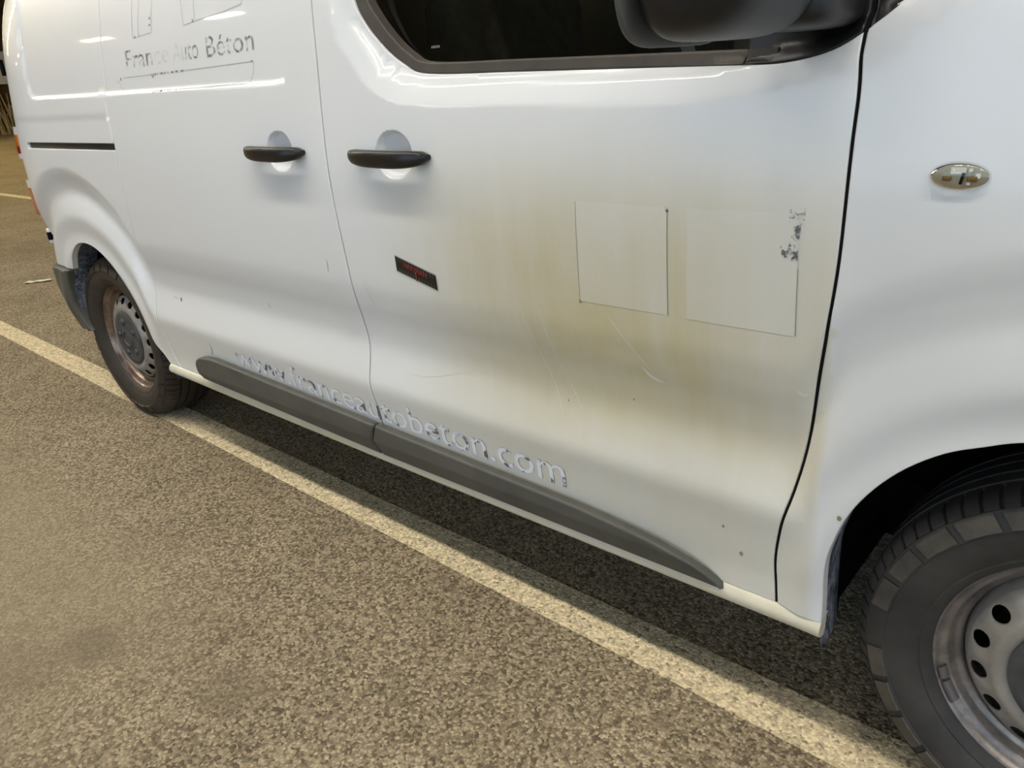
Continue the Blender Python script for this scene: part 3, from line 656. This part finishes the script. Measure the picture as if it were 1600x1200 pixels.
flat_patch('scuff', [(2.803, 1.022), (2.813, 1.026), (2.812, 0.988), (2.796, 0.992)], M['smear'], 0.0013, 2)
flat_patch('scuff', [(2.784, 0.992), (2.812, 0.988), (2.812, 0.968), (2.788, 0.974)], M['smear'], 0.0013, 2)
flat_patch('scuff', [(2.586, 1.038), (2.593, 1.04), (2.593, 1.030), (2.588, 1.030)], M['smear'], 0.0013, 2)
# long thin ruler sticker with red letters
S4 = [(1.884, 0.887), (2.013, 0.855), (2.013, 0.8235), (1.884, 0.8545)]
flat_patch('ruler_sticker', [(1.8835, 0.8900), (2.0135, 0.8580), (2.0135, 0.8200), (1.8835, 0.8510)], M['stick_edge'], 0.0010, 4)
rs = flat_patch('ruler_sticker_face', [(1.8840, 0.8875), (2.0130, 0.8555), (2.0130, 0.8225), (1.8840, 0.8535)], M['stick'], 0.0014, 4); rs['label'] = 'slanted black strip sticker with red letters'
for k in range(1, 14):
    x = 1.884 + 0.129 * k / 14; zt = 0.8875 - 0.032 * k / 14
    for z0, z1 in ((zt - 0.001, zt - 0.0095), (zt - 0.0250, zt - 0.0325)): strip_line('tick_mark', [(x, z0), (x, z1)], 0.0008, M['tick'], van, 0.0019)
text_mesh('sticker_letters', 'NAAYNAN', lambda u, v: (1.911 + 0.072 * u, 0.8645 - 0.0179 * u + v * 0.0185), M['redink'], van, 0.0021)
strip_line('ink_run', [(1.948, 0.858), (1.949, 0.846), (1.9492, 0.835)], 0.0030, M['redink'], van, 0.0022)
# scratches and chips
for P, wd in (([(1.826, 0.771), (1.84, 0.735), (1.867, 0.727), (1.93, 0.737), (2.007, 0.752)], 0.0022), ([(1.80, 0.648), (1.812, 0.610), (1.838, 0.584), (1.89, 0.583), (1.958, 0.597), (2.03, 0.620), (2.076, 0.640)], 0.0026),
              ([(1.738, 0.845), (1.748, 0.80), (1.765, 0.757), (1.79, 0.72)], 0.0035), ([(1.760, 0.83), (1.775, 0.79), (1.80, 0.76)], 0.003), ([(2.528, 0.742), (2.548, 0.722), (2.575, 0.714)], 0.006), ([(2.30, 0.83), (2.33, 0.70), (2.38, 0.60)], 0.0018), ([(2.24, 0.85), (2.30, 0.67), (2.33, 0.58)], 0.0016), ([(2.46, 0.84), (2.56, 0.72)], 0.0014), ([(2.82, 0.76), (2.83, 0.752), (2.838, 0.756)], 0.007)):
    strip_line('scratch', cr(P, 5), wd, M['scratch'], van, 0.0009, taper=True)
for P, wd in (([(1.610, 0.853), (1.613, 0.842), (1.611, 0.825), (1.609, 0.815)], 0.0022), ([(1.236, 0.678), (1.243, 0.667), (1.246, 0.66)], 0.0025), ([(0.836, 0.486), (0.843, 0.468), (0.838, 0.450), (0.826, 0.438)], 0.0045), ([(0.622, 0.613), (0.640, 0.611), (0.660, 0.610)], 0.0015)):
    strip_line('scratch', cr(P, 5), wd, M['rust'], van, 0.0009, taper=True)
for (cx, cz, r) in ((0.676, 0.609, 0.006), (2.70, 0.455, 0.003), (2.735, 0.405, 0.004), (2.50, 0.66, 0.002), (2.905, 0.55, 0.004), (2.34, 0.62, 0.002), (2.405, 0.852, 0.003)):
    P = [(cx + r * math.cos(a), cz + 1.3 * r * math.sin(a)) for a in np.linspace(0, 2 * math.pi, 8)[:-1]]
    obj('paint_chip', [(x, y1(x, z, 0.0009), z) for x, z in P], [tuple(range(7))], M['rust'], van)

# ---- wheels
def wheel(cx, front):
    e = empty('wheel', (cx, 0.14, 0.335), van); e['label'] = 'front wheel with grey steel rim' if front else 'rear wheel with bronze steel rim'
    cz = 0.335; R = 0.3435
    prof = [(0.218, 0.062), (0.221, 0.052), (0.228, 0.043), (0.236, 0.038), (0.239, 0.0385), (0.242, 0.036), (0.258, 0.029), (0.275, 0.0255), (0.288, 0.0255), (0.290, 0.0235), (0.296, 0.0245), (0.310, 0.0295), (0.322, 0.036), (0.3235, 0.0345), (0.327, 0.0375), (0.332, 0.045), (0.3375, 0.052), (0.3405, 0.066), (0.342, 0.080), (0.342, 0.0845), (0.334, 0.0855), (0.334, 0.0905), (0.343, 0.0915), (0.3435, 0.118), (0.335, 0.119), (0.335, 0.126), (0.3435, 0.127), (0.3435, 0.158), (0.335, 0.159), (0.335, 0.166), (0.343, 0.167), (0.342, 0.196), (0.334, 0.197), (0.334, 0.203), (0.342, 0.204), (0.338, 0.228), (0.325, 0.244), (0.29, 0.255), (0.25, 0.25), (0.215, 0.235)]
    A = []
    for k in range(72):
        a0 = 2 * math.pi * k / 72; pw = 2 * math.pi / 72
        A += [a0, a0 + 0.74 * pw, a0 + 0.80 * pw, a0 + 0.94 * pw]
    def rf(i, j, r):
        if 14 <= j <= 18 and i % 4 in (2, 3): return r - (0.0065 if j < 18 else 0.004)
        return r
    lathe('tyre', prof, M['tyre'] if front else M['tyre_rear'], e, cx, cz, ang=A, rfun=rf, auto=35)
    # raised sidewall blocks
    vs = []; fs = []
    nb = 27
    for k in range(nb):
        if k % 9 == 4: continue
        a0 = 2 * math.pi * (k + 0.08) / nb; a1 = 2 * math.pi * (k + 0.90) / nb; b = len(vs); skew = 0.012
        q = [(0.2912, 0.0236), (0.2935, 0.0208), (0.318, 0.0298), (0.3203, 0.0338)]
        for r, y in q:
            for t_ in range(5):
                a = a0 + (a1 - a0) * t_ / 4 + skew * (r - 0.30) / 0.02
                vs.append((cx + r * math.cos(a), y, cz + r * math.sin(a)))
        for i in range(3):
            for j in range(4): fs.append((b + i * 5 + j, b + i * 5 + j + 1, b + (i + 1) * 5 + j + 1, b + (i + 1) * 5 + j))
    o = obj('sidewall_blocks', vs, fs, M['tyre_dusty'] if front else M['tyre_rear'], e); o['kind'] = 'stuff'
    rm = M['rim'] if front else M['rimr']
    lathe('rim', [(0.2185, 0.066), (0.2235, 0.060), (0.2235, 0.0565), (0.2205, 0.0545), (0.2175, 0.0565), (0.2155, 0.062), (0.209, 0.070), (0.2045, 0.0715), (0.201, 0.076), (0.198, 0.088), (0.194, 0.0915), (0.1885, 0.093), (0.1855, 0.098), (0.184, 0.12), (0.183, 0.23)], rm, e, cx, cz, 112, auto=50)
    # pressed disc with oval holes
    pf_r = [0.108, 0.118, 0.127, 0.134, 0.140, 0.148, 0.157, 0.166, 0.173, 0.180, 0.1845]; pf_y = [0.061, 0.055, 0.0535, 0.0545, 0.058, 0.062, 0.066, 0.072, 0.079, 0.091, 0.110]
    yy = lambda r: float(np.interp(r, pf_r, pf_y))
    vs = []; fs = []; NH = 16; ph = math.radians(195.4 if front else 1.25); K = 24
    for h in range(NH):
        a0 = ph + 2 * math.pi * h / NH; half = math.pi / NH; b = len(vs); ra, rb = 0.137, 0.1745
        rows = [[], [], [], []]
        for k in range(K):
            t_ = 2 * math.pi * k / K; c, s = math.cos(t_), math.sin(t_)
            hr = 0.1565 + 0.0135 * c; ha = 0.0160 / 0.1565 * s
            mq = max(abs(c), abs(s)); br = 0.15575 + 0.01875 * c / mq; ba = half * s / mq
            for q, (r, a) in enumerate(((br, ba), (0.1565 + 0.0150 * c, 0.0178 / 0.1565 * s), (hr, ha), (hr, ha))):
                y = yy(r) + (0.0 if q < 2 else 0.001 if q == 2 else 0.005)
                vs.append((cx + r * math.cos(a0 + a), y, cz + r * math.sin(a0 + a)))
        for k in range(K):
            k2 = (k + 1) % K
            for q in range(3): fs.append((b + k * 4 + q, b + k2 * 4 + q, b + k2 * 4 + q + 1, b + k * 4 + q + 1))
        # rings inside and outside of the hole band
    o = obj('wheel_disc', vs, fs, M['disc'], e, auto=40)
    lathe('disc_dome', [(r, yy(r)) for r in (0.100, 0.108, 0.113, 0.118, 0.123, 0.127, 0.131, 0.134, 0.1372)], M['disc'], e, cx, cz, 96)
    lathe('disc_edge', [(r, yy(r)) for r in (0.1743, 0.178, 0.181, 0.184)], M['disc'] if front else rm, e, cx, cz, 96)
    lathe('hub_cap', [(0.1125, 0.060), (0.1115, 0.053), (0.106, 0.0495), (0.094, 0.0485), (0.075, 0.050), (0.055, 0.0505), (0.040, 0.0475), (0.036, 0.044), (0.030, 0.0435), (0.0285, 0.047), (0.020, 0.0475), (0.0, 0.047)], M['cap'], e, cx, cz, 72)
    for k in range(5):
        a = 0.5 + 2 * math.pi * k / 5
        dome('bolt_cover', cx + 0.072 * math.cos(a), cz + 0.072 * math.sin(a), 0.0135, 0.0135, 0.009, 0.0505, M['cap'], e, 4, 14)
    lathe('brake_disc', [(0.05, 0.115), (0.150, 0.120), (0.155, 0.135), (0.183, 0.15)], M['brake'], e, cx, cz, 48)
    if front:
        for a0, a1, w_ in ((196, 202, 0.006), (203.5, 214, 0.0085)):
            vs = []; fs = []
            for k in range(7):
                a = math.radians(a0 + (a1 - a0) * k / 6)
                for r, y in ((0.2155, 0.060), (0.2150, 0.055), (0.2085, 0.059), (0.2045, 0.0665), (0.2050, 0.072)): vs.append((cx + r * math.cos(a), y, cz + r * math.sin(a)))
            for k in range(6):
                for j in range(4): fs.append((k * 5 + j, k * 5 + j + 1, (k + 1) * 5 + j + 1, (k + 1) * 5 + j))
            obj('wheel_weight', vs, fs, M['lead'], e, True)
    return e
wheel(0.0, False); wheel(3.275, True)
# wheel-arch liners
def liner(name, arch, cxm, ys, m, gs, wall=False):
    vs = []; fs = []; n = len(arch); m_ = len(ys)
    for x, z in arch:
        d = Vector((x - cxm, z - 0.335)); d.normalize()
        for y, g in zip(ys, gs): vs.append((x + d.x * g, y, z + d.y * g))
    for i in range(n - 1):
        for j in range(m_ - 1): fs.append((i * m_ + j, (i + 1) * m_ + j, (i + 1) * m_ + j + 1, i * m_ + j + 1))
    if wall:
        b = len(vs); vs.append((cxm, ys[-1], 0.22))
        for i in range(n - 1): fs.append((i * m_ + m_ - 1, (i + 1) * m_ + m_ - 1, b))
    return obj(name, vs, fs, m, van, True)
for arch, cxm in (([(2.893, 0.262)] + [p for p in ARCH_F if p[1] > 0.3] + [(3.66, 0.25)], 3.275), ([(-0.30, 0.33), (-0.315, 0.42), (-0.30, 0.52)] + ARCH_R + [(0.478, 0.27)], 0.0)):
    liner('wheel_arch_liner', arch, cxm, [0.006, 0.03, 0.06, 0.10], M['felt'], [0.004, 0.001, 0.002, 0.008])
    liner('wheel_tub', [(x, z) for x, z in arch], cxm, [0.098, 0.18, 0.45], M['gap'], [0.0085, 0.03, 0.03], True)
# ---- rear end
bump_p = [(-0.70, 0.612), (-0.247, 0.612)] + cr([(-0.262, 0.600), (-0.300, 0.540), (-0.318, 0.45), (-0.290, 0.36), (-0.268, 0.335)], 5) + [(-0.40, 0.318), (-0.70, 0.32)]
def bump_y(x, z): return Y(x, z) - 0.004 + 0.55 * np.maximum(0.47 - z, 0) ** 1.5 - 0.02
panel('rear_bumper', bump_p, M['trim'], van, edge=0.010, flange=0.04, fun=bump_y, with_dust=False)
tl = empty('tail_light', (-0.66, 0.2, 1.0), van)
def tl_patch(name, z0, z1, m, x0=-0.66, x1=-0.49):
    vs = []; fs = []
    nx, nz = 6, 8
    for i in range(nx + 1):
        for j in range(nz + 1):
            x = x0 + (x1 - x0) * i / nx; z = z0 + (z1 - z0) * j / nz; bul = 0.024 * (1 - (2 * i / nx - 1) ** 4); vs.append((x - bul * 0.9, y1(x, z) - bul * 0.55 + 0.002, z))
    for i in range(nx):
        for j in range(nz): fs.append((i * (nz + 1) + j, (i + 1) * (nz + 1) + j, (i + 1) * (nz + 1) + j + 1, i * (nz + 1) + j + 1))
    return obj(name, vs, fs, m, tl, True)
tl_patch('white_lens', 1.15, 1.18, M['whitelens']); tl_patch('orange_lens', 1.105, 1.15, M['orange']); tl_patch('red_lens', 1.075, 1.105, M['red']); tl_patch('white_lens', 1.055, 1.075, M['whitelens'])
tl_patch('white_lens', 0.935, 0.965, M['whitelens']); tl_patch('red_lens', 0.82, 0.935, M['red'])
bk = empty('rear_bracket', (-0.68, 0.12, 0.70), van); bk['label'] = 'small white bracket with a dark slot on the rear corner'
bevbox('bracket_frame', (-0.708, -0.685, 0.085, 0.125, 0.665, 0.735), M['whitelens'], bk, 0.006)
bevbox('bracket_slot', (-0.70, -0.682, 0.082, 0.105, 0.682, 0.718), M['gap'], bk, 0.003)
# rest of the body: roof, far flank, tail, nose (outside the photograph)
def y0(z): return float(B_(np.array([z]))[0])
vs = []; fs = []; xs = list(np.linspace(-0.70, 3.0, 22)); k = 13
for x in xs:
    for j in range(k):
        u = -1 + 2 * j / (k - 1); d = max(0, x - 2.2); vs.append((x, 0.96 + u * (0.96 - 0.155 - 0.02 * d), 1.765 + 0.15 * (1 - abs(u) ** 3.2) - 0.10 * max(0, d) ** 2))
for i in range(len(xs) - 1):
    for j in range(k - 1): fs.append((i * k + j, i * k + j + 1, (i + 1) * k + j + 1, (i + 1) * k + j))
obj('roof', vs, fs, M['paint'], van, True)
zz = [0.30, 0.5, 0.8, 1.0, 1.2, 1.4, 1.6, 1.77]; vs = []; fs = []
xs = [-0.70, 0, 1.0, 2.0, 2.7]
for x in xs:
    for z in zz: vs.append((x, 1.92 - y0(z), z))
for i in range(len(xs) - 1):
    for j in range(len(zz) - 1): fs.append((i * 8 + j, i * 8 + j + 1, (i + 1) * 8 + j + 1, (i + 1) * 8 + j))
obj('far_flank', vs, fs, M['paint'], van, True)
vs = []; fs = []
zz2 = [0.34, 0.61, 0.8, 1.0, 1.2, 1.4, 1.6, 1.77]
for z in zz2:
    for u in np.linspace(0, 1, 15):
        yl = y1(-0.70, z) + 0.004; yr = 1.92 - yl; s_ = 2 * u - 1; vs.append((-0.70 - 0.10 * (1 - abs(s_) ** 4), yl + (yr - yl) * u, z))
for j in range(7):
    for i in range(14): fs.append((j * 15 + i, j * 15 + i + 1, (j + 1) * 15 + i + 1, (j + 1) * 15 + i))
obj('rear_door', vs, fs, M['paint'], van, True)
ub = obj('underbody', *box(0.50, 2.86, 0.10, 1.86, 0.24, 0.32), M['gap'], van)
obj('underbody', *box(-0.66, 3.9, 0.44, 1.5, 0.26, 0.40), M['gap'], van)
vs = []; fs = []; prn = [(2.87, 1.32), (3.28, 1.44), (3.6, 1.34), (3.95, 1.11), (4.02, 0.85), (4.04, 0.60), (4.0, 0.36)]
for x, z in prn:
    for u in np.linspace(0, 1, 13):
        s_ = 2 * u - 1; ye = y1(min(x, 3.95), min(max(z, 0.34), 1.3)) + 0.02; vs.append((x + 0.10 * (1 - abs(s_) ** 3) * (x > 3.5), ye + (1.92 - 2 * ye) * u, z + (0.05 * (1 - s_ * s_) if z > 1 else 0)))
for j in range(len(prn) - 1):
    for i in range(12): fs.append((j * 13 + i, j * 13 + i + 1, (j + 1) * 13 + i + 1, (j + 1) * 13 + i))
obj('nose', vs, fs, M['paint'], van, True)
vs = []; fs = []
for (x, z, e_) in ((3.30, 1.46, 0.07), (2.95, 1.68, 0.14), (2.62, 1.84, 0.22)):
    for u in np.linspace(0, 1, 11): s_ = 2 * u - 1; vs.append((x + 0.14 * (1 - s_ * s_), e_ + (1.92 - 2 * e_) * u, z))
for j in range(2):
    for i in range(10): fs.append((j * 11 + i, j * 11 + i + 1, (j + 1) * 11 + i + 1, (j + 1) * 11 + i))
obj('windscreen', vs, fs, M['glass'], van, True)
# cabin seen through the side window
cb = empty('cabin', (2.2, 0.96, 0.6), van)
obj('bulkhead', *box(1.60, 1.63, 0.16, 1.76, 0.4, 1.74), M['cabin'], cb)
obj('cabin_floor', *box(1.64, 2.78, 0.16, 1.76, 0.50, 0.55), M['gap'], cb)
obj('dashboard', *box(2.78, 3.2, 0.18, 1.74, 0.95, 1.24), M['cabin'], cb)
def seat(yc):
    s = empty('seat', (1.95, yc, 0.55), cb)
    bevbox('seat_cushion', (1.86, 2.36, yc - 0.25, yc + 0.25, 0.75, 0.93), M['seat'], s, 0.05, 3)
    bevbox('seat_back', (1.72, 1.90, yc - 0.24, yc + 0.24, 0.86, 1.46), M['seat'], s, 0.06, 3)
    bevbox('headrest', (1.72, 1.82, yc - 0.13, yc + 0.13, 1.48, 1.66), M['seat'], s, 0.04, 3)
seat(0.50); seat(1.40)
vs = []
for (x, z) in ((2.245, 1.70), (2.275, 1.70), (2.500, 1.17), (2.470, 1.17)): vs.append((x, 0.30 - 0.25 * (z - 1.4) * 0, z))
obj('seat_belt', vs, [(0, 1, 2, 3)], M['belt'], cb)

# ------------------------------------------------------------------ things far off at the left edge
sg = empty('wall_sign', (-39.9, 12.55, 2.85)); tag(sg, 'white sign board with a dark bar on the dark far wall', 'sign')
bevbox('board', (-39.92, -39.84, 12.05, 12.95, 2.15, 3.55), mat('sign_white', (0.8, 0.8, 0.82), 0.5), sg, 0.02)
bevbox('bar', (-39.85, -39.82, 12.42, 12.62, 2.5, 3.2), M['black'], sg, 0.01)
bd = empty('reed_bundle', (-39.2, 12.2, 0)); tag(bd, 'pale streaky bundle leaning against the dark far wall', 'bundle')
M['reed'] = grainy('pale_reed', (0.30, 0.24, 0.13), (0.60, 0.52, 0.34), 3, 0.8)
vs = []; fs = []
for k in range(46):
    a = random.uniform(-0.7, 0.7); yb = 12.2 + a; h = random.uniform(1.0, 1.9) - 0.5 * abs(a); le = random.uniform(-0.25, 0.35); w_ = random.uniform(0.02, 0.05); xb = -39.5 + random.uniform(0, 0.5)
    b = len(vs); z0 = 0.0
    for q, tt in enumerate((0, 0.5, 1)):
        for s in (-1, 1): vs.append((xb - 0.2 * tt, yb + le * tt * tt + s * w_ * (1 - 0.7 * tt), z0 + h * tt))
    b0 = b
    vs.append((xb + 0.03, yb, z0)); vs.append((xb - 0.17, yb + le, z0 + h))
    fs += [(b, b + 1, b + 3, b + 2), (b + 2, b + 3, b + 5, b + 4), (b, b + 6, b + 7, b + 4), (b + 1, b + 6, b + 7, b + 5)]
o = obj('reeds', vs, fs, M['reed'], bd); o['kind'] = 'stuff'
ty = empty('loose_tyre', (-35.0, 10.0, 0.33)); tag(ty, 'black tyre standing on the floor before the far wall', 'tyre')
lathe('tread_ring', [(0.20, 9.92), (0.24, 9.90), (0.31, 9.91), (0.34, 9.95), (0.34, 10.05), (0.31, 10.09), (0.24, 10.10), (0.20, 10.08), (0.20, 9.92)], M['tyre'], ty, -35.0, 0.335, 40)
M['paper'] = mat('paper', (0.8, 0.76, 0.62), 0.8)
def scrap(x, y, L, w_, rz, label):
    vs = []; fs = []; n = 7
    for i in range(n):
        u = i / (n - 1) - 0.5; wd = w_ * (0.5 + 0.5 * math.sin(i * 2.1) ** 2) * (1 - 1.6 * u * u)
        for s in (-1, 1): vs.append((x + math.cos(rz) * u * L - math.sin(rz) * s * wd, y + math.sin(rz) * u * L + math.cos(rz) * s * wd, 0.004 + 0.012 * abs(math.sin(i * 1.7)) ))
    for i in range(n - 1): fs.append((2 * i, 2 * i + 2, 2 * i + 3, 2 * i + 1))
    o = obj('paper_scrap', vs, fs, M['paper']); md = o.modifiers.new('thickness', 'SOLIDIFY'); md.thickness = 0.003
    tag(o, label, 'litter')
scrap(-3.32, 0.74, 0.20, 0.035, 0.95, 'torn pale paper scrap on the floor behind the van')
